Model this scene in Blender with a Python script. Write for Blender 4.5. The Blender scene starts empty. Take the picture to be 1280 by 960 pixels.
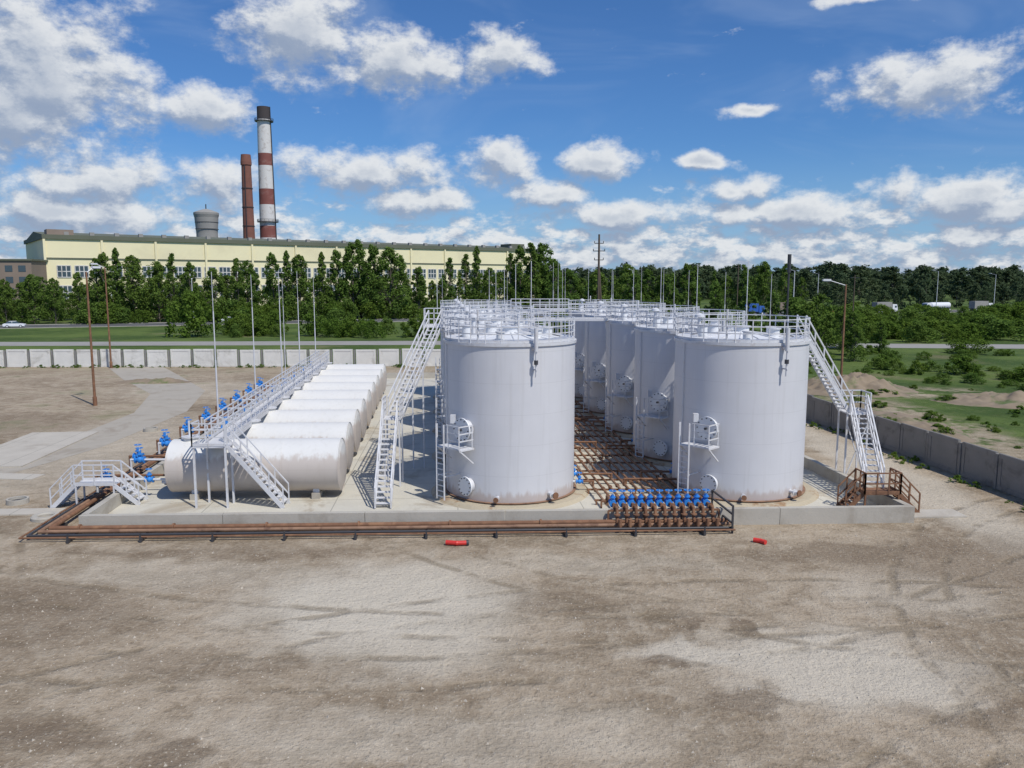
import bpy, math, random
from mathutils import Vector, Matrix
random.seed(7)
sc=bpy.context.scene
R_=random.random
def U(a,b): return a+(b-a)*random.random()

# ---------------------------------------------------------------- node helpers
def newmat(name):
    m=bpy.data.materials.new(name); m.use_nodes=True
    nt=m.node_tree; b=nt.nodes['Principled BSDF']
    return m,nt,b
def nd(nt,t,**kw):
    n=nt.nodes.new(t)
    for k,v in kw.items(): setattr(n,k,v)
    return n
def setin(nt,n,idx,val):
    if val is None: return
    if isinstance(val,bpy.types.NodeSocket): nt.links.new(val,n.inputs[idx])
    else: n.inputs[idx].default_value=val
def mth(nt,op,a,b=None,c=None,clamp=False):
    n=nd(nt,'ShaderNodeMath',operation=op,use_clamp=clamp)
    setin(nt,n,0,a); setin(nt,n,1,b); setin(nt,n,2,c); return n.outputs[0]
def vmth(nt,op,a,b=None,out=0):
    n=nd(nt,'ShaderNodeVectorMath',operation=op)
    setin(nt,n,0,a); setin(nt,n,1,b); return n.outputs[out]
def mix(nt,f,a,b,blend='MIX'):
    n=nd(nt,'ShaderNodeMix',data_type='RGBA',blend_type=blend)
    setin(nt,n,0,f)
    for i,v in ((6,a),(7,b)):
        if isinstance(v,bpy.types.NodeSocket): nt.links.new(v,n.inputs[i])
        else: n.inputs[i].default_value=(v[0],v[1],v[2],1)
    return n.outputs[2]
def noise(nt,vec,scale,detail=4,rough=.55,dist=0.0):
    n=nd(nt,'ShaderNodeTexNoise'); setin(nt,n,'Vector',vec)
    n.inputs['Scale'].default_value=scale; n.inputs['Detail'].default_value=detail
    n.inputs['Roughness'].default_value=rough; n.inputs['Distortion'].default_value=dist
    return n.outputs[0]
def rng(nt,v,a,b,c=0.,d=1.,smooth=True):
    n=nd(nt,'ShaderNodeMapRange',interpolation_type='SMOOTHSTEP' if smooth else 'LINEAR')
    setin(nt,n,0,v); n.inputs[1].default_value=a; n.inputs[2].default_value=b
    n.inputs[3].default_value=c; n.inputs[4].default_value=d
    return n.outputs[0]
def pos(nt): return nd(nt,'ShaderNodeNewGeometry').outputs['Position']
def objc(nt): return nd(nt,'ShaderNodeTexCoord').outputs['Object']
def scl(nt,v,s): return vmth(nt,'MULTIPLY',v,s)
def bump(nt,b,h,strength=.3,dist=.05):
    n=nd(nt,'ShaderNodeBump'); n.inputs['Strength'].default_value=strength
    n.inputs['Distance'].default_value=dist; nt.links.new(h,n.inputs['Height'])
    nt.links.new(n.outputs[0],b.inputs['Normal'])
def simple(name,col,rough=.6,metal=0.,var=.15,scale=3.,dirt=None,dirtamt=.5,dscale=1.,bmp=0):
    m,nt,b=newmat(name); p=pos(nt)
    n=noise(nt,p,scale,2,.6)
    c=mix(nt,n,[x*(1-var) for x in col],[min(1,x*(1+var)) for x in col])
    if dirt:
        d=rng(nt,noise(nt,p,dscale,4,.65),.5,.68,0,dirtamt)
        c=mix(nt,d,c,dirt)
    nt.links.new(c,b.inputs['Base Color']); b.inputs['Roughness'].default_value=rough
    b.inputs['Metallic'].default_value=metal
    if bmp: bump(nt,b,noise(nt,p,scale*4,5,.6),bmp,.03)
    return m

# ---------------------------------------------------------------- materials
def tank_paint(name,col,streak=.5):
    m,nt,b=newmat(name); p=objc(nt)
    oi=nd(nt,'ShaderNodeObjectInfo')
    po=vmth(nt,'ADD',p,vmth(nt,'SCALE',(7.,3.,5.)))
    sn=po.node; nt.links.new(oi.outputs['Random'],sn.inputs[1].links[0].from_node.inputs['Scale'])
    n1=noise(nt,po,.9,3,.5)
    st=noise(nt,scl(nt,po,(3.,3.,.12)),1.6,4,.6)
    c=mix(nt,n1,[x*.93 for x in col],[x*1.05 for x in col])
    c=mix(nt,rng(nt,st,.50,.75,0,streak),c,[col[0]*.78,col[1]*.77,col[2]*.74])
    sep=nd(nt,'ShaderNodeSeparateXYZ'); nt.links.new(p,sep.inputs[0])
    fr=mth(nt,'FRACT',mth(nt,'DIVIDE',sep.outputs[2],1.49))
    seam=mth(nt,'LESS_THAN',fr,.016)
    c=mix(nt,mth(nt,'MULTIPLY',seam,.18),c,(.3,.3,.3))
    low=rng(nt,mth(nt,'ADD',sep.outputs[2],mth(nt,'MULTIPLY',noise(nt,scl(nt,po,(2,2,.5)),2,3),-.9)),.0,.35,1,0)
    c=mix(nt,mth(nt,'MULTIPLY',low,.4),c,(.30,.17,.09))
    nt.links.new(c,b.inputs['Base Color']); b.inputs['Roughness'].default_value=.55
    bump(nt,b,noise(nt,scl(nt,po,(1,1,.5)),1.0,1,.5),.12,.06)
    return m
M_tank=tank_paint('grey_tank_paint',(.625,.625,.64),.35)
M_roof=simple('roof_paint',(.72,.73,.74),.5,var=.06,scale=1)
M_steel=simple('light_grey_steel',(.62,.625,.64),.5,var=.1,scale=2,dirt=(.36,.28,.22),dirtamt=.25,dscale=3)
M_white=tank_paint('white_tank_paint',(.69,.685,.66),.35)
M_dark=simple('dark_metal',(.05,.05,.055),.5)
M_rust=simple('rusty_steel',(.20,.10,.055),.85,var=.45,scale=2.5,dirt=(.30,.16,.085),dirtamt=.8,dscale=2)
M_rustlt=simple('rusty_primer',(.27,.16,.10),.85,var=.35,scale=2.5,dirt=(.12,.06,.04),dirtamt=.7,dscale=2)
M_blue=simple('blue_valve_paint',(.035,.24,.66),.4,var=.2,scale=4)
M_red=simple('red_plastic',(.62,.04,.03),.45)
M_glass=simple('dark_glass',(.06,.09,.11),.15)
M_tyre=simple('rubber',(.03,.03,.03),.8)
M_yellow=simple('pale_yellow_wall',(.85,.77,.50),.8,var=.06,scale=.1,dirt=(.62,.55,.37),dirtamt=.4,dscale=.05)
M_olive=simple('olive_roof',(.13,.14,.10),.8,var=.2,scale=.1)
M_brownb=simple('brown_wall',(.26,.20,.16),.85,var=.15,scale=.2)
M_brick=simple('chimney_brick',(.21,.09,.065),.9,var=.25,scale=.4)
M_chred=simple('chimney_red_paint',(.22,.075,.06),.8,var=.25,scale=.3,dirt=(.3,.2,.17),dirtamt=.4,dscale=.3)
M_chwht=simple('chimney_white_paint',(.66,.64,.61),.8,var=.1,scale=.3,dirt=(.35,.3,.27),dirtamt=.6,dscale=.3)
M_chdrk=simple('chimney_soot',(.06,.05,.05),.9)
M_grey=simple('grey_concrete_tower',(.30,.29,.27),.9,var=.15,scale=.3)
M_wood=simple('weathered_wood',(.10,.075,.055),.9,var=.3,scale=1)
M_carw=simple('white_car_paint',(.75,.76,.78),.3,var=.02)
M_carb=simple('blue_car_paint',(.04,.12,.42),.3,var=.05)
M_carr=simple('red_car_paint',(.4,.06,.04),.3,var=.05)
M_lampw=simple('lamp_housing',(.7,.71,.72),.4,var=.05)
M_mark=simple('road_marking_paint',(.7,.7,.68),.7,var=.1,scale=3)

def concrete(name,col,joint=None,stain=(.25,.2,.14),stamt=.6,bscale=8,stsc=.35):
    m,nt,b=newmat(name); p=pos(nt)
    c=mix(nt,noise(nt,p,.8,5,.65),[x*.80 for x in col],[x*1.13 for x in col])
    c=mix(nt,rng(nt,noise(nt,p,stsc,6,.7,.6),.50,.68,0,stamt),c,stain)
    c=mix(nt,rng(nt,noise(nt,p,18,2,.7),.55,.75,0,.35),c,[x*.6 for x in col])
    if joint:
        mp=nd(nt,'ShaderNodeMapping'); nt.links.new(p,mp.inputs[0]); mp.inputs['Rotation'].default_value=(0,0,math.radians(-4))
        br=nd(nt,'ShaderNodeTexBrick'); nt.links.new(mp.outputs[0],br.inputs['Vector'])
        br.inputs['Scale'].default_value=1; br.inputs['Brick Width'].default_value=joint[0]; br.inputs['Row Height'].default_value=joint[1]
        br.inputs['Mortar Size'].default_value=.025; br.offset=0
        c=mix(nt,mth(nt,'MULTIPLY',br.outputs['Fac'],.6),c,[x*.35 for x in col])
    nt.links.new(c,b.inputs['Base Color']); b.inputs['Roughness'].default_value=.9
    bump(nt,b,noise(nt,p,bscale,3,.7),.3,.03)
    return m
M_floor=concrete('bund_floor_concrete',(.57,.54,.455),(6,3),(.31,.25,.17),.65)
M_wallc=concrete('bund_wall_concrete',(.46,.43,.37),None,(.26,.22,.17),.5)
M_slab=concrete('slab_concrete',(.50,.46,.39),(3,6),(.29,.24,.18),.4)
M_fence=concrete('fence_concrete',(.74,.72,.67),None,(.40,.38,.33),.6,8,.4)
M_fencer=concrete('fence_concrete_shaded_grey',(.25,.24,.225),None,(.11,.10,.09),.6,8,.6)  # right fence's shade put into the concrete colour; back fence posts share it
M_pad=concrete('tank_pad_concrete',(.46,.40,.29),None,(.27,.14,.06),.8,8,.8)
M_asph=concrete('asphalt',(.10,.10,.102),None,(.06,.06,.06),.4,8,.2)
M_asphl=concrete('worn_asphalt',(.33,.315,.285),None,(.18,.17,.15),.4,8,.2)

def ellipse(nt,p,cx,cy,rx,ry,soft=.5):
    v=vmth(nt,'SUBTRACT',p,(cx,cy,0)); v=vmth(nt,'MULTIPLY',v,(1/rx,1/ry,0))
    l=vmth(nt,'LENGTH',v,None,1)
    return rng(nt,l,1+soft,1-soft,0,1)
def ground_mat():
    m,nt,b=newmat('dirt_and_grass_ground'); p0=pos(nt)
    wn=nd(nt,'ShaderNodeTexNoise'); nt.links.new(p0,wn.inputs['Vector']); wn.inputs['Scale'].default_value=.55; wn.inputs['Detail'].default_value=5
    w=vmth(nt,'MULTIPLY',vmth(nt,'SUBTRACT',wn.outputs['Color'],(.5,.5,.5)),(3.2,3.2,0))
    p=vmth(nt,'ADD',p0,w)
    flat=vmth(nt,'MULTIPLY',p0,(1,1,0))
    n1=noise(nt,flat,.16,5,.62); n2=noise(nt,flat,1.1,6,.68); n3=noise(nt,flat,7,4,.75)
    c=mix(nt,rng(nt,n1,.38,.62),(.285,.222,.152),(.42,.34,.245))
    c=mix(nt,rng(nt,n2,.45,.68,0,.6),c,(.51,.435,.33))
    c=mix(nt,rng(nt,n2,.47,.30,0,.7),c,(.205,.155,.10))
    tr=noise(nt,vmth(nt,'MULTIPLY',p,(.10,1.3,0)),1.0,3,.5,.8)
    c=mix(nt,rng(nt,tr,.55,.66,0,.4),c,(.20,.155,.10))
    tr2=noise(nt,vmth(nt,'MULTIPLY',p,(1.5,.12,0)),1.0,3,.5,.8)
    c=mix(nt,rng(nt,tr2,.58,.68,0,.28),c,(.52,.445,.34))
    for cx,cy,rx,ry,a in ((-4.6,26.2,4.6,3.6,.85),(-3,23,3,1.6,.5),(9.2,21.6,3.6,2.4,.75),(5.2,22.4,1.6,.8,.7),(14,27,3,2,.35),(-13,29,4,1.5,.3),(1,30,7,1.2,.3),(-28,52,5,12,.35),(-30,80,9,6,.3),(21.5,45,2,18,.6),(-2,18,6,1.4,.3)):
        c=mix(nt,mth(nt,'MULTIPLY',ellipse(nt,p,cx,cy,rx,ry,.45),a),c,(.62,.56,.455))
    for cx,cy,rx,ry,a in ((5.7,24.2,.35,.9,.65),(7.4,24.1,.3,.9,.65),(4.6,21.6,.8,.5,.7),(-8.1,17.1,.9,.45,.7),(-11.2,18.0,2.,.8,.65),(6.3,19.6,1.6,.5,.6),(12,19,2,.5,.5),(-26,68,5,2,.35),(19,30,6,3,.5),(-17,25,5,2.5,.45),(-40,60,8,5,.35),(-9,21.5,3,.8,.35),(1.5,26,2,.7,.35),(13,31,4,1,.4),(-12,31.2,6,.7,.4)):
        c=mix(nt,mth(nt,'MULTIPLY',ellipse(nt,p,cx,cy,rx,ry,.4),a),c,(.165,.12,.078))
    brk=rng(nt,noise(nt,flat,.45,3,.6),.42,.60)
    ruts=None
    pw=vmth(nt,'ADD',p0,vmth(nt,'MULTIPLY',w,(.14,.14,0)))
    for cx,cy,R in ((-6,66,44),(10,-14,40.5),(36,18,22.5),(2,85,60),(20,56,33),(-34,22,15),(-60,0,47),(30,-10,33)):
        for dr in(0,1.75):
            l=vmth(nt,'LENGTH',vmth(nt,'SUBTRACT',pw,(cx,cy,0)),None,1)
            e=rng(nt,mth(nt,'ABSOLUTE',mth(nt,'SUBTRACT',l,R+dr)),.06,.28,1,0)
            ruts=e if ruts is None else mth(nt,'MAXIMUM',ruts,e)
    ruts=mth(nt,'MULTIPLY',ruts,brk)
    c=mix(nt,mth(nt,'MULTIPLY',ruts,.55),c,(.20,.155,.10))
    c=mix(nt,rng(nt,n3,.52,.72,0,.55),c,(.58,.51,.40))
    c=mix(nt,rng(nt,n3,.46,.30,0,.6),c,(.165,.125,.08))
    vo=nd(nt,'ShaderNodeTexVoronoi'); nt.links.new(flat,vo.inputs['Vector']); vo.inputs['Scale'].default_value=9
    peb=rng(nt,vo.outputs['Distance'],.22,.12,0,1)
    pebm=mth(nt,'MULTIPLY',peb,rng(nt,n2,.50,.6))
    c=mix(nt,mth(nt,'MULTIPLY',pebm,.55),c,(.60,.54,.44))
    g=mix(nt,rng(nt,noise(nt,flat,.05,6,.65),.38,.62),(.052,.092,.02),(.115,.165,.04))
    g=mix(nt,rng(nt,n2,.5,.7,0,.6),g,(.16,.185,.065))
    g=mix(nt,rng(nt,noise(nt,flat,.35,4,.7),.52,.66,0,.6),g,(.05,.08,.018))
    g=mix(nt,rng(nt,noise(nt,vmth(nt,'ADD',flat,(40,11,0)),.055,5,.65),.57,.68,0,.55),g,(.24,.20,.12))
    sep=nd(nt,'ShaderNodeSeparateXYZ'); nt.links.new(p,sep.inputs[0])
    right=rng(nt,mth(nt,'ADD',sep.outputs[0],mth(nt,'MULTIPLY',sep.outputs[1],.0962)),29.2,31.,0,1)
    back=rng(nt,sep.outputs[1],101.5,103.5,0,1)
    outd=mth(nt,'MAXIMUM',ellipse(nt,p,32,60,3.5,24,.4),ellipse(nt,p,38,78,9,4,.4))
    outd=mth(nt,'MULTIPLY',outd,rng(nt,noise(nt,flat,.3,4,.7),.40,.56))
    gm=mth(nt,'MAXIMUM',mth(nt,'MULTIPLY',right,mth(nt,'SUBTRACT',1.,mth(nt,'MULTIPLY',outd,.9))),back)
    weeds=mth(nt,'MULTIPLY',rng(nt,sep.outputs[1],90,101,0,1),rng(nt,n2,.5,.6,0,.4))
    weeds2=mth(nt,'MULTIPLY',rng(nt,sep.outputs[0],-26,-36,0,1),rng(nt,n1,.54,.66,0,.35))
    gm=mth(nt,'MAXIMUM',gm,mth(nt,'MAXIMUM',weeds,weeds2))
    c=mix(nt,gm,c,g)
    nt.links.new(c,b.inputs['Base Color']); b.inputs['Roughness'].default_value=.95
    b.inputs['Specular IOR Level'].default_value=.2
    h=mth(nt,'ADD',n2,mth(nt,'ADD',mth(nt,'MULTIPLY',n3,.45),mth(nt,'MULTIPLY',pebm,.12)))
    h=mth(nt,'SUBTRACT',h,mth(nt,'MULTIPLY',ruts,.3))
    bump(nt,b,h,.9,.2)
    return m
M_ground=ground_mat()

def leafmat(name,dark,light,haze=0.):
    m=bpy.data.materials.new(name); m.use_nodes=True; nt=m.node_tree; nt.nodes.clear()
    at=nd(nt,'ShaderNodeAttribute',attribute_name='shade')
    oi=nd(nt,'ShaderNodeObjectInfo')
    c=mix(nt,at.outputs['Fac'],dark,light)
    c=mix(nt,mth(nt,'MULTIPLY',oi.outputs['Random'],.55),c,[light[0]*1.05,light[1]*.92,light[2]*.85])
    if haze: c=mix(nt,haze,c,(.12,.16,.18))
    d=nd(nt,'ShaderNodeBsdfDiffuse'); t=nd(nt,'ShaderNodeBsdfTranslucent')
    nt.links.new(c,d.inputs[0]); nt.links.new(c,t.inputs[0])
    ms=nd(nt,'ShaderNodeMixShader'); ms.inputs[0].default_value=.38
    nt.links.new(d.outputs[0],ms.inputs[1]); nt.links.new(t.outputs[0],ms.inputs[2])
    o=nd(nt,'ShaderNodeOutputMaterial'); nt.links.new(ms.outputs[0],o.inputs[0])
    return m
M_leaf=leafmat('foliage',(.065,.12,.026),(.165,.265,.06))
M_leaffar=leafmat('hazy_far_foliage',(.055,.09,.035),(.11,.16,.055),.18)  # distance haze painted into the leaf colour
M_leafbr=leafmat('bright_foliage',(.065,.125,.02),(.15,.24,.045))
M_bark=simple('bark',(.13,.11,.09),.95,var=.4,scale=2)

# ---------------------------------------------------------------- mesh builder
class MB:
    def __init__(s): s.v=[];s.f=[];s.m=[];s.s=[];s.mats=[]
    def mi(s,mat):
        if mat not in s.mats: s.mats.append(mat)
        return s.mats.index(mat)
    def add(s,vs,fs,mat,smooth=False):
        o=len(s.v); s.v+= [tuple(x) for x in vs]; k=s.mi(mat)
        for f in fs: s.f.append([i+o for i in f]); s.m.append(k); s.s.append(smooth)
    def ob(s,c,ax,ay,az,mat):
        c=Vector(c);vs=[c+ax*i+ay*j+az*k for k in(-1,1) for j in(-1,1) for i in(-1,1)]
        s.add(vs,[(0,2,3,1),(4,5,7,6),(0,1,5,4),(2,6,7,3),(0,4,6,2),(1,3,7,5)],mat)
    def box(s,c,size,mat,rz=0.):
        a=Vector((math.cos(rz),math.sin(rz),0));b=Vector((-math.sin(rz),math.cos(rz),0))
        s.ob(c,a*size[0]/2,b*size[1]/2,Vector((0,0,size[2]/2)),mat)
    def beam(s,p,q,w,h,mat):
        p=Vector(p);q=Vector(q);d=q-p;L=d.length
        if L<1e-6:return
        d/=L; up=Vector((0,0,1)) if abs(d.z)<.95 else Vector((1,0,0))
        n=d.cross(up).normalized();u=n.cross(d)
        s.ob((p+q)/2,d*L/2,n*w/2,u*h/2,mat)
    def lathe(s,p,axis,prof,n,mat,smooth=True):
        p=Vector(p);d=Vector(axis).normalized();up=Vector((0,0,1)) if abs(d.z)<.9 else Vector((1,0,0))
        a=d.cross(up).normalized();b=d.cross(a)
        for (t0,r0),(t1,r1) in zip(prof[:-1],prof[1:]):
            vs=[]
            for t,r in((t0,r0),(t1,r1)):
                for i in range(n):
                    th=2*math.pi*i/n; vs.append(p+d*t+(a*math.cos(th)+b*math.sin(th))*r)
            s.add(vs,[(i,i+n,(i+1)%n+n,(i+1)%n) for i in range(n)],mat,smooth)
    def cyl(s,p,q,r,mat,n=8,r2=None,cap=True):
        p=Vector(p);q=Vector(q);L=(q-p).length; r2=r if r2 is None else r2
        if L<1e-6:return
        pr=[(0,r),(L,r2)]
        s.lathe(p,q-p,pr,n,mat,n>6)
        if cap:
            s.lathe(p,q-p,[(0,0.0001),(0,r)],n,mat,False); s.lathe(p,q-p,[(L,r2),(L,0.0001)],n,mat,False)
    def pipe(s,pts,r,mat,n=8):
        for a,b in zip(pts[:-1],pts[1:]): s.cyl(a,b,r,mat,n)
        for a in pts[1:-1]: s.sphere(a,r*1.08,mat,n,5)
    def sphere(s,c,r,mat,n=10,m=6,sz=1.):
        pr=[(-math.cos(math.pi*i/m)*r*sz,max(.0001,math.sin(math.pi*i/m)*r)) for i in range(m+1)]
        s.lathe(c,(0,0,1),pr,n,mat)
    def ring(s,c,R,r,mat,n=48,k=4):
        c=Vector(c)
        for i in range(n):
            a=2*math.pi*i/n;b=2*math.pi*(i+1)/n
            s.beam(c+Vector((math.cos(a)*R,math.sin(a)*R,0)),c+Vector((math.cos(b)*R,math.sin(b)*R,0)),r*2,r*2,mat)
    def rail(s,pts,mat,h=1.1,step=1.2,r=.022,levels=(.45,.8,1.1),toe=True):
        pts=[Vector(p) for p in pts]
        for a,b in zip(pts[:-1],pts[1:]):
            L=(b-a).length;k=max(1,round(L/step))
            for i in range(k+1):
                p=a.lerp(b,i/k); s.beam(p,p+Vector((0,0,h)),r*2,r*2,mat)
            for l in levels:
                s.beam(a+Vector((0,0,l)),b+Vector((0,0,l)),r*2,r*2,mat)
            if toe: s.beam(a+Vector((0,0,.08)),b+Vector((0,0,.08)),.012,.14,mat)
    def stair(s,p0,p1,w,mat,rise=.22,r=.022,tread=.24,rm=None):
        rm=rm or mat
        p0=Vector(p0);p1=Vector(p1);d=p1-p0;hd=Vector((d.x,d.y,0)).normalized();n=Vector((-hd.y,hd.x,0))
        for sgn in(-1,1):
            o=n*sgn*w/2; s.beam(p0+o,p1+o,.05,.2,mat)
            a=p0+o;b=p1+o;L=d.length;k=max(2,round(L/1.1))
            for i in range(k+1):
                q=a.lerp(b,i/k); s.beam(q,q+Vector((0,0,1.0)),r*2,r*2,rm)
            for l in(.5,1.0): s.beam(a+Vector((0,0,l)),b+Vector((0,0,l)),r*2,r*2,rm)
        k=int(d.z/rise)
        for i in range(1,k+1):
            q=p0+d*(i/(k+1)); s.ob(q,n*(w/2-.01),hd*tread/2,Vector((0,0,.02)),mat)
    def make(s,name,loc=(0,0,0),rz=0.,parent=None):
        me=bpy.data.meshes.new(name); me.from_pydata(s.v,[],s.f)
        for m in s.mats: me.materials.append(m)
        me.polygons.foreach_set('material_index',s.m); me.polygons.foreach_set('use_smooth',s.s); me.update()
        o=bpy.data.objects.new(name,me); o.location=loc;o.rotation_euler=(0,0,rz); sc.collection.objects.link(o)
        if parent:o.parent=parent
        return o
def inst(me,name,loc,rz=0.,s=(1,1,1),parent=None):
    o=bpy.data.objects.new(name,me);o.location=loc;o.rotation_euler=(0,0,rz);o.scale=s
    sc.collection.objects.link(o)
    if parent:o.parent=parent
    return o
def empty(name):
    o=bpy.data.objects.new(name,None);sc.collection.objects.link(o);return o

E1=Vector((math.cos(math.radians(2.2)),math.sin(math.radians(2.2)),0))
E2=Vector((-math.sin(math.radians(5.5)),math.cos(math.radians(5.5)),0))
O=Vector((-18.8,33.9,0)); ZF=.15
A1=math.radians(2.2);A2=math.radians(5.5)
def F(u,w,z=0.): return O+E1*u+E2*w+Vector((0,0,z))

# ---------------------------------------------------------------- ground
g=MB(); g.add([(-4000,-300,0),(4000,-300,0),(4000,6000,0),(-4000,6000,0)],[(0,1,2,3)],M_ground); g.make('ground')
def strip(name,pts,w,z,mat):
    b=MB();pts=[Vector((x,y,0)) for x,y in pts];vs=[]
    for i,p in enumerate(pts):
        d=(pts[min(i+1,len(pts)-1)]-pts[max(i-1,0)]).normalized();n=Vector((-d.y,d.x,0))
        ww=w[i] if isinstance(w,(list,tuple)) else w
        vs+=[p+n*ww/2+Vector((0,0,z)),p-n*ww/2+Vector((0,0,z))]
    b.add(vs,[(2*i,2*i+1,2*i+3,2*i+2) for i in range(len(pts)-1)],mat)
    return b
RY=lambda x:232+.35*x
b=strip('r',[(x,RY(x)) for x in range(-600,901,100)],15,.02,M_asph)
for k in(-7.6,7.6):
    for x0 in range(-600,900,100):
        p=Vector((x0,RY(x0)+k*1.06,.06));q=Vector((x0+100,RY(x0+100)+k*1.06,.06)); b.beam(p,q,.2,.13,M_wallc)
for x0 in range(-400,700,8):
    p=Vector((x0,RY(x0),.026));q=Vector((x0+4,RY(x0+4),.026));b.beam(p,q,.15,.004,M_mark)
for k in(-6.9,6.9): b.beam((-600,RY(-600)+k*1.06,.026),(900,RY(900)+k*1.06,.026),.15,.004,M_mark)
b.make('highway_road')
strip('s',[(-420,141),(-89,138.5),(-13,141),(70,134),(160,128),(300,118)],9,.012,M_asphl).make('service_road')
strip('y',[(-48,101),(-41,90),(-33,78),(-29.5,66),(-29,52),(-31,40)],[6,6,5,4.2,3.6,3],.008,concrete('driveway_dust',(.41,.37,.305),None,(.26,.21,.155),.5)).make('driveway')
b=MB(); b.box((-31.8,51.3,.03),(4.6,11,.1),M_slab,A2); b.make('concrete_slab')
b=MB(); b.box(F(38.8,1.1,.03),(2.6,1.2,.1),M_slab,A1); b.make('concrete_slab')
b=MB(); b.box((-31,44,.02),(9,1.2,.08),M_slab,-.1); b.make('concrete_slab')
b=MB(); b.box((-23.5,36.8,.02),(4,1.,.08),M_slab,.05); b.make('concrete_slab')

# ---------------------------------------------------------------- containment bund
b=MB(); W=54;UW=37
b.add([F(.1,.1,ZF),F(UW-.1,.1,ZF),F(UW-.1,W-.1,ZF),F(.1,W-.1,ZF)],[(0,1,2,3)],M_floor)
def wall(p,q,h,t=.3):
    p=Vector(p);q=Vector(q); d=(q-p).normalized()
    L=(q-p).length;k=max(1,round(L/6))
    for i in range(k):
        a=p.lerp(q,i/k)+d*.012; c=p.lerp(q,(i+1)/k)-d*.012
        b.beam(a+Vector((0,0,h/2)),c+Vector((0,0,h/2)),t,h,M_wallc)
wall(F(-.15,0),F(UW+.15,0),.75); wall(F(-.0,.17),F(0,W-.17),.75); wall(F(UW,.17),F(UW,W-.17),.75); wall(F(-.15,W),F(UW+.15,W),.75)
b.make('containment_bund')

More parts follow.
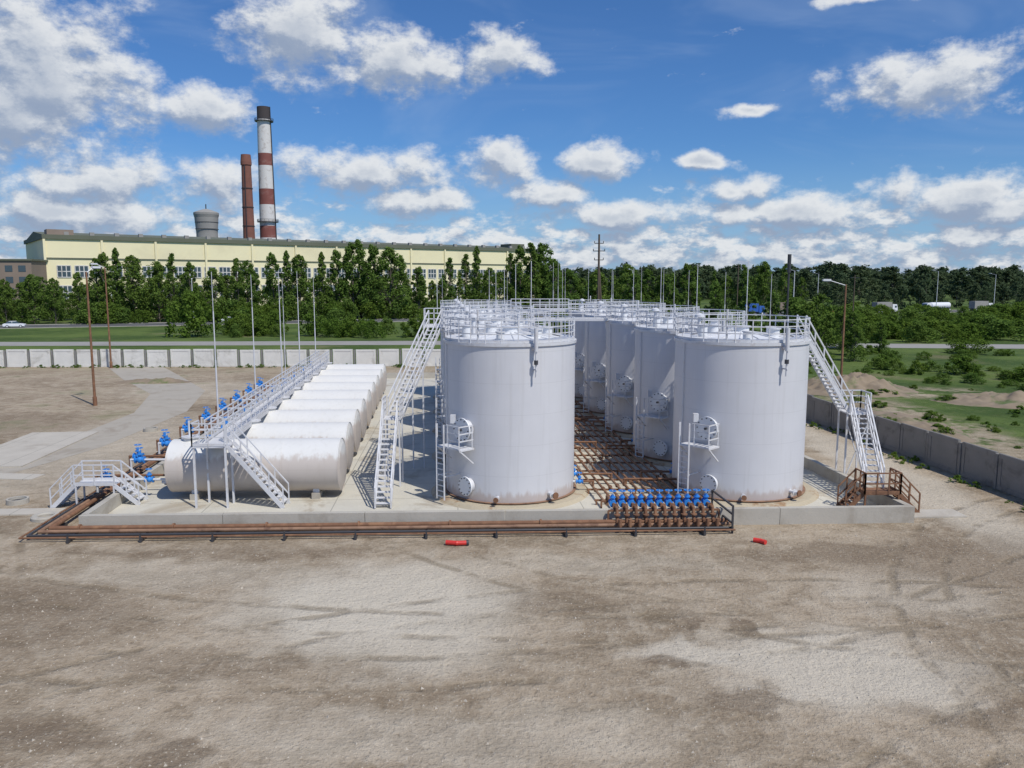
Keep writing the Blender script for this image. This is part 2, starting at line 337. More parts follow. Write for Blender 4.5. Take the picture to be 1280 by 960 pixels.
# ---------------------------------------------------------------- vertical tanks
TR=3.3;TH=7.85
def rad(a,r,z): a=math.radians(a);return Vector((math.cos(a)*r,math.sin(a)*r,z))
def vtank():
    b=MB()
    b.lathe((0,0,0),(0,0,1),[(0,TR+.8),(.14,TR+.6),(.2,.1)],64,M_pad,False)
    b.lathe((0,0,0),(0,0,1),[(.196,TR+.14),(.23,TR+.14),(.23,TR)],72,M_rustlt,False)
    b.lathe((0,0,0),(0,0,1),[(.2,TR),(TH,TR)],96,M_tank,True)
    b.lathe((0,0,0),(0,0,1),[(TH-.12,TR+.002),(TH-.12,TR+.07),(TH-.1,TR+.07),(TH+.02,TR+.07),(TH+.02,TR-.05)],72,M_steel,False)
    b.lathe((0,0,0),(0,0,1),[(TH+.01,TR-.05),(TH+.36,.5),(TH+.40,.01)],48,M_roof,False)
    for i in range(16):
        a=i*22.5+5; b.beam(rad(a,.5,TH+.37),rad(a,TR-.1,TH+.035),.05,.05,M_steel)
    b.cyl((0,0,TH+.36),(0,0,TH+.62),.38,M_roof,20); b.cyl((0,0,TH+.62),(0,0,TH+.66),.46,M_steel,20)
    for a,r,rr,h in((-40,1.7,.28,.45),(120,2.0,.3,.5),(200,2.3,.22,.6),(35,2.4,.25,.4),(-100,2.6,.2,.4)):
        p=rad(a,r,TH+.1);b.cyl(p,p+Vector((0,0,h)),rr,M_roof,14);q=p+Vector((0,0,h));b.cyl(q,q+Vector((0,0,.05)),rr*1.25,M_steel,14)
    p=rad(150,2.2,TH+.1);b.cyl(p,p+Vector((0,0,1.0)),.1,M_steel,10);b.lathe(p+Vector((0,0,.95)),(0,0,1),[(0,.26),(.12,.24),(.22,.02)],14,M_steel)
    for l in(.45,.78,1.1): b.ring((0,0,TH+l),TR-.03,.022,M_steel,48)
    b.lathe((0,0,0),(0,0,1),[(TH+.03,TR-.02),(TH+.16,TR-.02)],64,M_steel,False)
    for i in range(26):
        p=rad(i*360/26,TR-.03,TH); b.beam(p,p+Vector((0,0,1.1)),.045,.045,M_steel)
    b.lathe((0,0,0),(0,0,1),[(TH+.14,TR-.04),(TH+.17,TR-.75)],48,M_steel,False)
    p=rad(70,TR+.05,TH-1.0);b.cyl(p,p+Vector((0,0,2.6)),.035,M_steel,6);b.cyl(p+Vector((0,0,2.6)),p+Vector((0,0,5.0)),.02,M_steel,6)
    p=rad(-118,TR-.08,TH);b.cyl(p,p+Vector((0,0,1.6)),.05,M_steel,6)
    a=-70; b.cyl(rad(a,TR+.28,TH-.35),rad(a,TR+.28,TH+.75),.1,M_steel,10);b.cyl(rad(a,TR-.02,TH-.2),rad(a,TR+.3,TH-.2),.1,M_steel,8)
    b.cyl(rad(a,TR+.28,TH-1.55),rad(a,TR+.28,TH-.35),.045,M_steel,8); b.cyl(rad(a,TR+.28,TH-.95),rad(a,TR+.28,TH-.75),.10,M_dark,10)
    b.beam(rad(a,TR,TH-1.2),rad(a,TR+.35,TH-1.2),.06,.06,M_steel)
    a0=-135.; n=rad(a0,1,0); t=Vector((-n.y,n.x,0)); up=Vector((0,0,1))
    def P(u,o,z): return n*(TR+o)+t*u+up*z
    pz=2.85; b.ob(P(.05,.5,pz),t*.8,n*.45,up*.03,M_steel)
    for u in(-.75,.85):
        b.beam(P(u,.05,pz-.75),P(u,.9,pz-.05),.06,.06,M_steel); b.beam(P(u,.0,pz-.04),P(u,.95,pz-.04),.06,.08,M_steel)
    for u in(-.75,.05,.85): b.beam(P(u,.93,pz),P(u,.93,pz+1.1),.055,.055,M_steel)
    for u in(.85,): b.beam(P(u,.1,pz),P(u,.1,pz+1.1),.055,.055,M_steel)
    for l in(.4,.75,1.1):
        b.beam(P(-.1,.93,pz+l),P(.85,.93,pz+l),.05,.05,M_steel);b.beam(P(.85,.05,pz+l),P(.85,.93,pz+l),.05,.05,M_steel)
    for u in(-.75,-.2):
        b.beam(P(u,.98,.25),P(u,.98,pz+1.1),.07,.07,M_steel); b.beam(P(u,.0,1.4),P(u,.98,1.4),.05,.05,M_steel)
    for i in range(10): b.beam(P(-.75,.98,.4+i*.27),P(-.2,.98,.4+i*.27),.045,.045,M_steel)
    b.cyl(P(.35,-.05,pz+.85),P(.35,.28,pz+.85),.44,M_steel,24); b.cyl(P(.35,.28,pz+.85),P(.35,.35,pz+.85),.58,M_roof,24)
    for i in range(12):
        th=i*math.pi/6;q=P(.35+math.cos(th)*.5,.35,pz+.85+math.sin(th)*.5);b.cyl(q,q+n*.05,.03,M_dark,6)
    b.cyl(P(.35,.35,pz+.85),P(.35,.5,pz+.85),.06,M_dark,8)
    b.beam(P(-.3,.3,pz+1.1),P(-.3,.3,pz+1.5),.25,.25,M_steel)
    b.cyl(P(.5,-.05,.95),P(.5,.22,.95),.35,M_tank,24);b.cyl(P(.5,.22,.95),P(.5,.29,.95),.47,M_roof,24)
    for i in range(12):
        th=i*math.pi/6;q=P(.5+math.cos(th)*.4,.29,.95+math.sin(th)*.4);b.cyl(q,q+n*.05,.028,M_dark,6)
    for a,z,r in((-55,.55,.09),(-100,.5,.07),(20,.6,.12)):
        b.cyl(rad(a,TR-.05,z),rad(a,TR+.55,z),r,M_steel,10);b.cyl(rad(a,TR+.25,z),rad(a,TR+.31,z),r*1.8,M_steel,12);b.cyl(rad(a,TR+.5,z),rad(a,TR+.56,z),r*1.8,M_rust,12)
    b.cyl(rad(-160,TR+.05,.4),rad(-160,TR+.05,TH),.025,M_steel,6)
    return b
vb=vtank()
VT=[Vector((-.1,40.4,ZF)),Vector((11.75,40.8,ZF))]; SP=8.4
v0=vb.make('vertical_storage_tank',VT[0])
for ci,c in enumerate(VT):
    for k in range(5):
        if ci==0 and k==0: continue
        inst(v0.data,'vertical_storage_tank',c+Vector((-.0962,1,0))*SP*k,0)
zc=ZF+TH+.16
def bridge(p,q,w=.8):
    b=MB();p=Vector(p);q=Vector(q);d=(q-p).normalized();n=Vector((-d.y,d.x,0))
    b.beam(p,q,w,.06,M_steel)
    for s in(-1,1):
        b.beam(p+n*s*w/2,q+n*s*w/2,.06,.16,M_steel); b.rail([p+n*s*w/2,q+n*s*w/2],M_steel,step=.9,r=.022)
    b.make('tank_catwalk')
for c in VT:
    for k in range(4):
        d=Vector((-.0962,1,0)).normalized();p=c+Vector((-.0962,1,0))*SP*k;q=c+Vector((-.0962,1,0))*SP*(k+1)
        n=Vector((d.y,-d.x,0))*(1.2 if c is VT[0] else -1.4)
        off=3.05
        bridge((p.x+d.x*off+n.x,p.y+d.y*off+n.y,zc),(q.x-d.x*off+n.x,q.y-d.y*off+n.y,zc))
for k in(2,4):
    p=VT[0]+Vector((-.0962,1,0))*SP*k;q=VT[1]+Vector((-.0962,1,0))*SP*k
    d=(q-p).normalized();a=p+d*3.25;c=q-d*3.25;bridge((a.x,a.y,zc),(c.x,c.y,zc))

# ---------------------------------------------------------------- horizontal tanks
def htank(L,R=1.32):
    b=MB(); x=Vector((1,0,0))
    b.lathe((0,0,0),(1,0,0),[(-L/2-.26,.01),(-L/2-.22,.55),(-L/2-.12,1.05),(-L/2,R)],48,M_white)
    b.lathe((0,0,0),(1,0,0),[(-L/2,R),(L/2,R)],64,M_white)
    b.lathe((0,0,0),(1,0,0),[(L/2,R),(L/2+.10,1.05),(L/2+.17,.55),(L/2+.20,.01)],48,M_white)
    for t in(-L/2,L/2,-L/6,L/6): b.lathe((t,0,0),x,[(-.03,R),(-.03,R+.012),(.03,R+.012),(.03,R)],64,M_white,False)
    for t in(-L*.36,L*.36):
        b.box((t,0,-R-.11),(.4,1.8,.32),M_wallc); b.box((t,0,-R+.12),(.3,1.5,.3),M_steel)
    for t,r in((-L*.40,.36),):
        b.cyl((t,0,R-.05),(t,0,R+.12),r,M_white,20);b.cyl((t,0,R+.12),(t,0,R+.17),r*1.22,M_steel,20)
    b.cyl((-L*.42,.3,R-.1),(-L*.42,.3,R+.9),.05,M_steel,8)
    b.cyl((-L/2-.1,0,-.85),(-L/2-.7,0,-.85),.08,M_steel,10); b.cyl((-L/2-.5,0,-.85),(-L/2-.56,0,-.85),.16,M_steel,12)
    return b
zt=ZF+.25+1.32
h1=htank(8.3);me1=h1.make('horizontal_storage_tank',(-12.8,39.4,zt),A1)
h2=htank(5.9);h0=None
for k in range(1,9):
    xr=-8.6-.0962*4.5*k; y=39.5+4.5*k
    if h0 is None: h0=h2.make('horizontal_storage_tank',(xr-3.1,y,zt),A1)
    else: inst(h0.data,'horizontal_storage_tank',(xr-3.1,y,zt),A1)

b=MB(); zd=3.15
def WK(w,o=0,z=0):
    return Vector((-14.4,38.0,0))+E2*w+Vector((o,0,z))
b.beam(WK(0,0,zd-.04),WK(38.5,0,zd-.04),.95,.06,M_steel)
for s in(-.48,.48):
    b.beam(WK(0,s,zd-.1),WK(38.5,s,zd-.1),.06,.18,M_steel); b.rail([WK(0,s,zd),WK(38.5,s,zd)],M_steel,step=1.1,r=.026)
for k in range(10):
    w=-.1+k*4.15
    if w<0.: w=.05
    for s in(-.45,.45):
        top=zd-.1; b.beam(WK(w+ (2.2 if k else 0),s,ZF),WK(w+(2.2 if k else 0),s,top),.09,.09,M_steel)
b.box((-14.35,37.5,zd-.04),(1.7,1.0,.06),M_steel,A1)
b.rail([(-15.15,37.95,zd),(-15.15,37.0,zd),(-13.6,37.0,zd)],M_steel,step=.7,r=.026)
for x,y in((-15.1,37.05),(-13.6,37.05),(-13.6,37.9)): b.beam((x,y,ZF),(x,y,zd),.09,.09,M_steel)
b.stair((-10.9,37.4,ZF),(-13.5,37.5,zd),.85,M_steel,r=.026)
b.make('tank_access_walkway')
for w in(12.,26.):
    b=MB(); p=WK(w,-.5,zd); q=WK(w,-4.2,.1); b.stair(q,p,.75,M_steel); b.make('access_stair')

b=MB(); c=F(-1.0,4.1,0)
b.box(c+Vector((0,0,1.15)),(1.9,.95,.06),M_steel,A1)
for s in(-1,1):
    b.rail([c-E1*.95+E2*.47*s+Vector((0,0,1.15)),c+E1*.95+E2*.47*s+Vector((0,0,1.15))],M_steel,step=.9,r=.026,h=1.,levels=(.5,1.))
    for t in(-.9,.9): q=c+E1*t+E2*.44*s;b.beam(q,q+Vector((0,0,1.15)),.07,.07,M_steel)
b.stair(c-E1*2.1,c-E1*.95+Vector((0,0,1.13)),.9,M_steel,r=.026); b.stair(c+E1*2.1+Vector((0,0,ZF)),c+E1*.95+Vector((0,0,1.13)),.9,M_steel,r=.026)
b.make('pipe_crossover_stile')

# ---------------------------------------------------------------- stairs to vertical tanks
b=MB()
b.stair((-6.15,36.9,ZF),(-6.35,41.0,3.75),.75,M_steel,r=.03)
b.box((-6.3,41.55,3.75),(.95,1.1,.06),M_steel)
b.rail([(-6.75,41.0,3.75),(-6.75,42.1,3.75)],M_steel,step=.6,r=.03); b.rail([(-5.85,41.0,3.75),(-5.85,42.1,3.75)],M_steel,step=.6,r=.03)
for x in(-6.7,-5.9):
    for y in(41.05,42.1): b.beam((x,y,ZF),(x,y,3.75),.08,.08,M_steel)
b.stair((-6.25,42.1,3.75),(-4.65,48.2,zc),.8,M_steel,r=.03)
b.box((-4.5,48.7,zc),(1.8,1.0,.06),M_steel); b.rail([(-5.3,48.2,zc),(-5.3,49.15,zc),(-4.3,49.15,zc)],M_steel,step=.6,r=.028)
for q in((-5.7,45.2),(-5.1,45.3)): b.beam((q[0],q[1],ZF),(q[0],q[1],5.85),.08,.08,M_steel)
b.make('tank_access_stair')
b=MB(); LD=Vector((18.25,42.3,3.95))
b.stair(LD+Vector((-.35,0,0)),(15.1,41.6,zc),.8,M_steel,r=.03,rise=.22)
b.box(LD+Vector((.15,-.1,-.02)),(1.1,1.2,.06),M_steel); b.rail([LD+Vector((-.3,.5,0)),LD+Vector((.7,.5,0)),LD+Vector((.7,-.7,0))],M_steel,step=.6,r=.03)
for x in(17.8,18.9):
    for y in(41.7,42.8): b.beam((x,y,0),(x,y,3.9),.08,.08,M_steel)
b.beam((17.8,41.7,.4),(18.9,41.7,3.4),.05,.05,M_steel); b.beam((18.9,41.7,.4),(17.8,41.7,3.4),.05,.05,M_steel)
b.stair((17.45,37.4,1.05),(18.4,41.7,3.95),.8,M_steel,r=.03)
pc=Vector((17.35,36.9,1.02)); b.box(pc,(1.7,1.1,.07),M_rust,A1)
def PP(x,y,z=0): return pc+E1*x+Vector((-.0384*y,y,z))
b.rail([PP(-.85,.5),PP(-.85,-.55),PP(.85,-.55),PP(.85,.5)],M_rust,step=.6,r=.03,h=1.,levels=(.5,1.))
for x in(-.8,.8):
    for y in(-.5,.5): q=PP(x,y); b.beam((q.x,q.y,0),(q.x,q.y,1.0),.08,.08,M_rust)
b.stair((15.7,36.9,ZF),(16.5,36.9,1.0),.9,M_rust,r=.03,rise=.2); b.stair((19.2,37.0,.0),(18.2,36.95,1.0),.9,M_rust,r=.03,rise=.2)
b.make('corner_access_stair')

# ---------------------------------------------------------------- pipework
def valve(b,c,ax,s=1.):
    c=Vector(c);ax=Vector(ax).normalized()
    b.cyl(c-ax*.2*s,c+ax*.2*s,.1*s,M_blue,10)
    for t in(-.2,.2): b.cyl(c+ax*(t-.02)*s,c+ax*(t+.02)*s,.17*s,M_blue,12)
    b.sphere(c,.16*s,M_blue,10,6)
    b.cyl(c,c+Vector((0,0,.38*s)),.08*s,M_blue,8); b.cyl(c+Vector((0,0,.24*s)),c+Vector((0,0,.29*s)),.14*s,M_blue,10)
    b.cyl(c+Vector((0,0,.38*s)),c+Vector((0,0,.58*s)),.02*s,M_steel,6)
    b.lathe(c+Vector((0,0,.55*s)),(0,0,1),[(0,.17*s),(.025,.17*s),(.025,.13*s),(0,.13*s),(0,.17*s)],14,M_blue)
    b.beam(c+Vector((-.15*s,0,.56*s)),c+Vector((.15*s,0,.56*s)),.02,.02,M_blue)
b=MB(); npipe=11
xs=[4.45+.43*i for i in range(npipe)]
def C(x,y,z): return Vector((x-.0962*(y-36.5),y,z))
for i,x in enumerate(xs):
    yend=[78,50,60,68,76,80,80,72,64,54,80][i]
    b.cyl(C(x,36.4,.5),C(x,yend,.5),.062,M_rust if i%3 else M_rustlt,8)
    y=39.+i*.3
    while y<yend:
        b.cyl(C(x,y,.5),C(x+.001,y+.06,.5),.11,M_rust,10); y+=6.
for k in range(22):
    y=37.6+2.*k
    b.beam(C(4.1,y,.38),C(9.1,y,.38),.07,.09,M_rust)
    for x in(4.2,6.6,9.0): b.beam(C(x,y,ZF),C(x,y,.35),.08,.08,M_rust)
for k in range(5):
    for side in(-1,1):
        y=40.4+SP*k+(.3 if side<0 else .8)
        for j in range(2):
            yy=y-1.0+j*1.6; 
            xi=xs[(k*2+j*3+(4 if side>0 else 0))%npipe]
            px=3.75 if side<0 else 9.15
            b.pipe([C(xi,yy,.5),C(xi,yy,.78),C(px,yy,.78)],.06,M_rust,8)
            valve(b,C(px,yy,.78),(1,0,0),.8)
            b.cyl(C(px,yy,.78),C(px+(-.9 if side<0 else .9),yy,.78),.06,M_steel,8)
b.make('product_pipeline')
b=MB()
for i,x in enumerate(xs):
    yw=F(x+18.8,0).y; zz=.92
    b.pipe([C(x,36.5,.5),C(x,36.35,zz),C(x,yw-.42,zz),C(x,yw-.55,.38),C(x,yw-1.15,.38)],.075,M_rust,8)
    valve(b,C(x,yw+.45,zz),(0,1,0),1.0)
    b.cyl(C(x,yw-.2,zz),C(x,yw-.14,zz),.14,M_rust,10); b.cyl(C(x,yw-.53,.62),C(x,yw-.53,.67),.14,M_rust,10)
    b.cyl(C(x,yw-.85,.38),C(x,yw-.9,.38),.14,M_rust,10)
    b.cyl(C(x,yw-1.1,.2),C(x,yw-1.1,.62),.08,M_rust,8)
for y,z in((1.2,.78),(-.3,.78)):
    a=C(4.1,F(4+18.8,0).y+y,z);c=C(9.1,F(9+18.8,0).y+y,z); b.beam(a,c,.08,.08,M_rust)
    for t in(0,.33,.66,1): q=a.lerp(c,t); b.beam((q.x,q.y,ZF if y>0 else 0),q,.08,.08,M_rust)
for x in(9.35,):
    for y in(-1.3,1.3):
        q=C(x,F(x+18.8,0).y+y,0); b.beam(q,q+Vector((0,0,1.25)),.08,.08,M_dark)
    p=C(x,F(x+18.8,0).y-1.3,0);q=C(x,F(x+18.8,0).y+1.3,0)
    for z in(.45,.85,1.22): b.beam(p+Vector((0,0,z)),q+Vector((0,0,z)),.07,.07,M_dark)
b.make('valve_manifold')
b=MB()
for j,(o,z,r,m) in enumerate(((.5,.32,.105,M_rust),(.85,.28,.08,M_rustlt),(1.2,.22,.055,M_dark),(1.45,.2,.04,M_rust))):
    b.pipe([F(28.4,-o,z),F(-.75-o*.9,-o,z),F(-.75-o*.9,46,z)],r,m,10)
    if j==0:
        for u in range(0,28,4): b.cyl(F(u,-o,z),F(u+.08,-o,z),.17,M_rust,12)
for u in [x*3. for x in range(0,10)]:
    b.beam(F(u,-.35,.1),F(u,-1.65,.1),.1,.14,M_dark); b.beam(F(u,-1.62,0),F(u,-1.62,.4),.06,.06,M_dark)
for w in [x*3.2+.8 for x in range(14)]:
    b.beam(F(-1.1,w,.1),F(-2.2,w,.1),.1,.14,M_dark)
b.make('header_pipeline')
for k in range(9):
    b=MB(); y=39.4+4.5*k; w=(y-33.9)/.9954-.4; xl=(-17.2 if k==0 else -15.0-.0962*4.5*k)
    for d,off in((0,-1.5),(.9,-1.9)):
        p=F(off,w+d,.4);q=F(.9,w+d,1.05);tx=xl-.2
        m=M_steel if d==0 else M_rust
        b.pipe([p,p+Vector((0,0,.65)),q,Vector((tx,q.y,1.05)),Vector((tx,q.y+(0 if d==0 else -.9),.85))],.065,m,8)
        vs_=.95 if k==0 else 1.2
        valve(b,p+Vector((.5,0,.65)),(1,0,0),vs_)
        if d==0: valve(b,Vector((tx-.8,q.y,1.05)),(1,0,0),vs_)
    if k: 
        b.cyl((xl+.6,y+.9,2.6),(xl-1.6,y+.9,2.6),.07,M_steel,8); valve(b,(xl-.9,y+.9,2.6),(1,0,0),1.1)
        b.cyl((xl-1.6,y+.9,1.05),(xl-1.6,y+.9,2.6),.06,M_steel,8); valve(b,(xl-1.6,y+.1,1.7),(1,0,0),1.1)
        b.cyl((xl-1.6,y+.1,1.05),(xl-1.6,y+.1,1.7),.06,M_steel,8)
    b.make('valve_branch_line')

# ---------------------------------------------------------------- lightning masts
def mast(x,y,z0,h,r=.05):
    b=MB(); b.cyl((0,0,0),(0,0,h*.55),r,M_steel,8); b.cyl((0,0,h*.55),(0,0,h*.8),r*.7,M_steel,8);b.cyl((0,0,h*.8),(0,0,h),r*.35,M_steel,6)
    b.cyl((0,0,0),(0,0,.06),r*3,M_steel,10); b.make('lightning_mast',(x,y,z0))
for x,y,h in((-17.2,46,11.3),(-18.2,56.,11.2),(-18.6,64,11.6),(-18.6,69.5,11.6),(-19.3,78,11.3)): mast(x,y,ZF,h)
mast(-18.4,64.3,ZF,11.0,.035)
for x,y,h in((3.7,72,12.4),(4.6,80,12.8),(5.6,84.5,12.2),(2.0,83.5,12),(8.0,84,12.2),(10.6,84.,11.8),(12.9,80.,12.2),(13.6,72.,11.8),(14.1,64.,11.6),(14.9,56.,11.4),(16.0,49.5,11.2),(17.,84,12),(-.5,84.5,11.6),(3.9,62.,11.8),(-7.3,84,11)): mast(x,y,ZF,h,.04)

# ---------------------------------------------------------------- fences
def fence(p,q,mat,h=2.1,pw=2.95,gap=.13,pm=None):
    b=MB();p=Vector((*p,0));q=Vector((*q,0));d=(q-p).normalized();n=Vector((-d.y,d.x,0));k=int((q-p).length/pw)
    up=Vector((0,0,1)); pm=pm or mat
    for i in range(k):
        a=p+d*pw*i;hh=h+U(-.08,.06);tl=U(-.04,.04)
        b.box(a+up*(h/2-.05),(.2,.2,h-.1),pm,math.atan2(d.y,d.x))
        c=a+d*pw/2+n*tl+up*hh/2; hw=pw/2-gap
        b.ob(c,d*hw,n*.05,up*hh/2,mat)
        for s in(-1,1):
            b.ob(c+up*s*(hh/2-.14),d*(hw-.01),n*.085,up*.12,mat); b.ob(c+d*s*(hw-.14),n*.083,d*.11,up*(hh/2-.27),mat)
    return b.make('concrete_fence')
fence((-150,99.2),(19.4,102.6),M_fence,2.25,gap=.20,pm=M_fencer)
fence((29.4,3),(19.6,102.4),M_fencer,2.0)

# ---------------------------------------------------------------- lamps & poles
def lamp(x,y,h,mat=M_rust,arm=1.6,dirs=(0,),r=.12):
    b=MB(); b.cyl((0,0,0),(0,0,h),r,mat,10,r*.6); b.cyl((0,0,0),(0,0,.8),r*1.5,mat,10)
    for a in dirs:
        d=Vector((math.cos(a),math.sin(a),0)); b.cyl((0,0,h-.1),d*arm+Vector((0,0,h+.35)),.04,M_lampw,6)
        c=d*(arm+.3)+Vector((0,0,h+.4)); n=Vector((-d.y,d.x,0)); b.ob(c,d*.36,n*.15,Vector((0,0,.09)),M_lampw); b.ob(c-Vector((0,0,.11)),d*.3,n*.13,Vector((0,0,.03)),M_glass)
    b.make('street_lamp',(x,y,0))
lamp(-36.8,69.5,11.7,dirs=(math.radians(60),),arm=.6); lamp(-50.6,100.,12.6,dirs=(math.radians(190),),arm=.9); lamp(30.8,74.,10.6,dirs=(math.pi,),arm=1.5)
for x,y,h in((-135,172,11),(-75,188,11),(-20,214,11),(58,165,13),(36,240,14),(95,249,13),(140,264,14),(165,274,13),(190,282,13),(230,296,13)): lamp(x,y,h,M_steel,2.,(math.radians(110),),.13)
b=MB()
b.cyl((0,0,0),(0,0,18.2),.24,M_wood,10,.15)
b.cyl((.9,0,0),(.1,0,12.5),.16,M_wood,8)
for z,l in((16.8,.7),(15.6,.9),(14.2,.7)):
    b.beam((-l,0,z),(l,0,z),.12,.12,M_dark)
    for s in(-l,l,0): b.cyl((s,0,z),(s,0,z+.35),.06,M_dark,8)
b.make('power_pole',(13.8,128,0))
b=MB(); b.cyl((0,0,0),(0,0,13.8),.12,M_dark,10,.1); b.cyl((0,0,11.8),(0,0,13.8),.2,M_dark,10); b.make('utility_pole',(30.3,88.,0))
for x,y,h in((45,160,14),(64,150,12)): 
    b=MB(); b.cyl((0,0,0),(0,0,h),.14,M_wood,8,.1); b.beam((-.8,0,h-.5),(.8,0,h-.5),.1,.1,M_dark); b.make('utility_pole',(x,y,0))

# ---------------------------------------------------------------- vehicles
def wheels(b,xs,wd,r):
    for x in xs:
        for s in(-1,1):
            b.cyl((x,s*(wd-.13),r),(x,s*(wd+.1),r),r,M_tyre,18); b.cyl((x,s*(wd+.1),r),(x,s*(wd+.12),r),r*.6,M_lampw,14)
def prism(b,prof,w0,w1,zt0,zt1,mat):
    vs=[];n=len(prof)
    for s in(-1,1):
        for x,z in prof:
            t=min(1,max(0,(z-zt0)/(zt1-zt0)));vs.append((x,s*(w0+(w1-w0)*t),z))
    fs=[tuple(range(n)),tuple(range(2*n-1,n-1,-1))]+[(i,i+n,(i+1)%n+n,(i+1)%n) for i in range(n)]
    b.add(vs,fs,mat)
def car(name,x,y,rz,mat):
    b=MB(); prism(b,[(-2.2,.3),(2.2,.3),(2.25,.6),(2.15,.8),(1.1,.95),(-1.9,.98),(-2.25,.85),(-2.28,.5)],.87,.82,.5,1,mat)
    prism(b,[(1.15,.93),(.45,1.42),(-1.1,1.45),(-1.75,1.0),(-1.75,.93)],.80,.62,.93,1.45,M_glass)
    prism(b,[(.4,1.43),(.3,1.48),(-1.0,1.5),(-1.12,1.44)],.63,.58,1.42,1.5,mat)
    for xx in(-.35,): b.ob((xx,0,1.2),Vector((.05,0,0)),Vector((0,.76,0)),Vector((0,0,.25)),mat)
    wheels(b,(-1.35,1.4),.8,.32); b.box((2.22,.6,.66),(.06,.3,.14),M_lampw); b.box((2.22,-.6,.66),(.06,.3,.14),M_lampw)
    b.make(name,(x,y,.02),rz)
def truck(x,y,rz,cab,body,L=9.5,tank=False):
    b=MB(); b.box((0,0,.85),(L+1.5,.9,.25),M_dark)
    prism(b,[(L/2-.9,.5),(L/2+1.25,.5),(L/2+1.3,1.6),(L/2+.95,2.9),(L/2-.9,3.0)],1.2,1.12,1.2,3,cab)
    b.ob((L/2+1.17,0,2.15),Vector((.03,0,0)),Vector((0,1.0,0)),Vector((-.08,0,.42)),M_glass)
    for s in(-1,1): b.box((L/2+.45,s*1.17,2.1),(.8,.06,.65),M_glass)
    b.box((L/2+1.3,0,.75),(.15,2.3,.4),M_dark)
    if tank: b.lathe((-L/2-.3,0,2.),(1,0,0),[(0,.01),(.1,.9),(.3,1.15),(L-1.2,1.15),(L-1.,.9),(L-.9,.01)],24,body)
    else:
        b.box((-.9,0,2.35),(L-.6,2.45,2.6),body); b.box((-.9,0,1.02),(L-.5,2.5,.1),M_dark)
    wheels(b,(-L/2+.4,-L/2+1.6,L/2+.3),1.1,.5); b.make('truck',(x,y,.02),rz)
rr=math.atan(.35)
def onroad(x,k): return x,RY(x)+k
car('parked_car',*onroad(-117,-3.5),rr,M_carw); car('passenger_car',*onroad(-128,3.5),rr+math.pi,M_carb); car('passenger_car',*onroad(-74,3.5),rr,M_carw); car('passenger_car',*onroad(-140,-3),rr,M_carr)
truck(*onroad(76,-3.5),rr,M_carb,M_carb,7); truck(*onroad(127,-3.5),rr,M_carw,M_grey,7); truck(*onroad(154,3.5),rr+math.pi,M_carw,M_carw,10,True)
truck(*onroad(168,-4),rr,M_carw,M_grey,7); car('passenger_car',*onroad(178,-3.5),rr,M_carb); car('passenger_car',*onroad(105,-3.5),rr,M_carr); truck(*onroad(92,3.5),rr,M_carw,M_brownb,6); car('passenger_car',*onroad(140,-3.5),rr,M_carw)

# ---------------------------------------------------------------- factory, chimneys
fac=empty('factory_building'); A=Vector((-175,302,0));B=Vector((13,442,0)); d=(B-A).normalized(); n=Vector((-d.y,d.x,0)); Lf=(B-A).length; up=Vector((0,0,1))
HF=26.5
b=MB(); b.ob(A+d*Lf/2+n*30+up*HF/2,d*Lf/2,n*30,up*HF/2,M_yellow); b.make('walls',parent=fac)
b=MB(); b.ob(A+d*Lf/2+n*30+up*(HF+.8),d*(Lf/2+.6),n*30.6,up*.8,M_olive)
vs=[A+n*2+up*(HF+1.6),B+n*2+up*(HF+1.6),B+n*58+up*(HF+1.6),A+n*58+up*(HF+1.6),A+n*30+up*(HF+4),B+n*30+up*(HF+4)]
b.add(vs,[(0,1,5,4),(3,4,5,2),(0,4,3),(1,2,5)],M_olive)
for i in range(26): b.box(A+d*(8+i*8.8)+n*3+up*(HF+2.2),(1.6,1.4,1.5),M_grey,math.atan2(d.y,d.x))
b.box(B-d*7+n*12+up*(HF+2.6),(9,10,3.5),M_olive,math.atan2(d.y,d.x)); b.box(A+d*6+n*6+up*(HF+2.6),(9,7,2.2),M_brownb,math.atan2(d.y,d.x))
b.make('roof',parent=fac)
b=MB()
for z0,z1 in((12.2,16.6),(4.,9.)):
    k=38
    for i in range(k):
        c=A+d*(3+(Lf-6)*(i+.5)/k)-n*.05+up*(z0+z1)/2; hw=(Lf-6)/k/2-.7
        b.ob(c,d*hw,n*.1,up*(z1-z0)/2,M_glass)
        for j in range(4): b.ob(c+d*hw*(-1+2*j/3)-n*.12,d*.16,n*.06,up*(z1-z0)/2,M_chwht)
        for j in(-1,0,1): b.ob(c+up*j*(z1-z0)/2-n*.13,d*hw,n*.06,up*.16,M_chwht)
b.make('windows',parent=fac)
b=MB()
for i in range(13): b.ob(A+d*(Lf*i/12)-n*.3+up*HF/2,d*.4,n*.3,up*(HF/2-.1),M_yellow)
b.ob(A+d*Lf/2-n*.15+up*19.3,d*Lf/2,n*.12,up*.25,M_olive)
b.make('pilasters',parent=fac)
b=MB(); b.box((-205,296,9),(62,30,18),M_brownb,.2); b.box((-205,296,18.3),(63,31,.6),M_olive,.2)
for r in range(4):
    for i in range(14): b.ob(Vector((-205,296,3.2+r*4))+Vector((math.cos(.2),math.sin(.2),0))*(-28+i*4.3)-Vector((-math.sin(.2),math.cos(.2),0))*15.03,Vector((math.cos(.2),math.sin(.2),0))*1.2,Vector((-math.sin(.2),math.cos(.2),0))*.06,Vector((0,0,1.1)),M_glass)
b.make('office_building')
b=MB(); H=104.7
def rr_(z): return 5.0-(5.0-3.55)*z/H
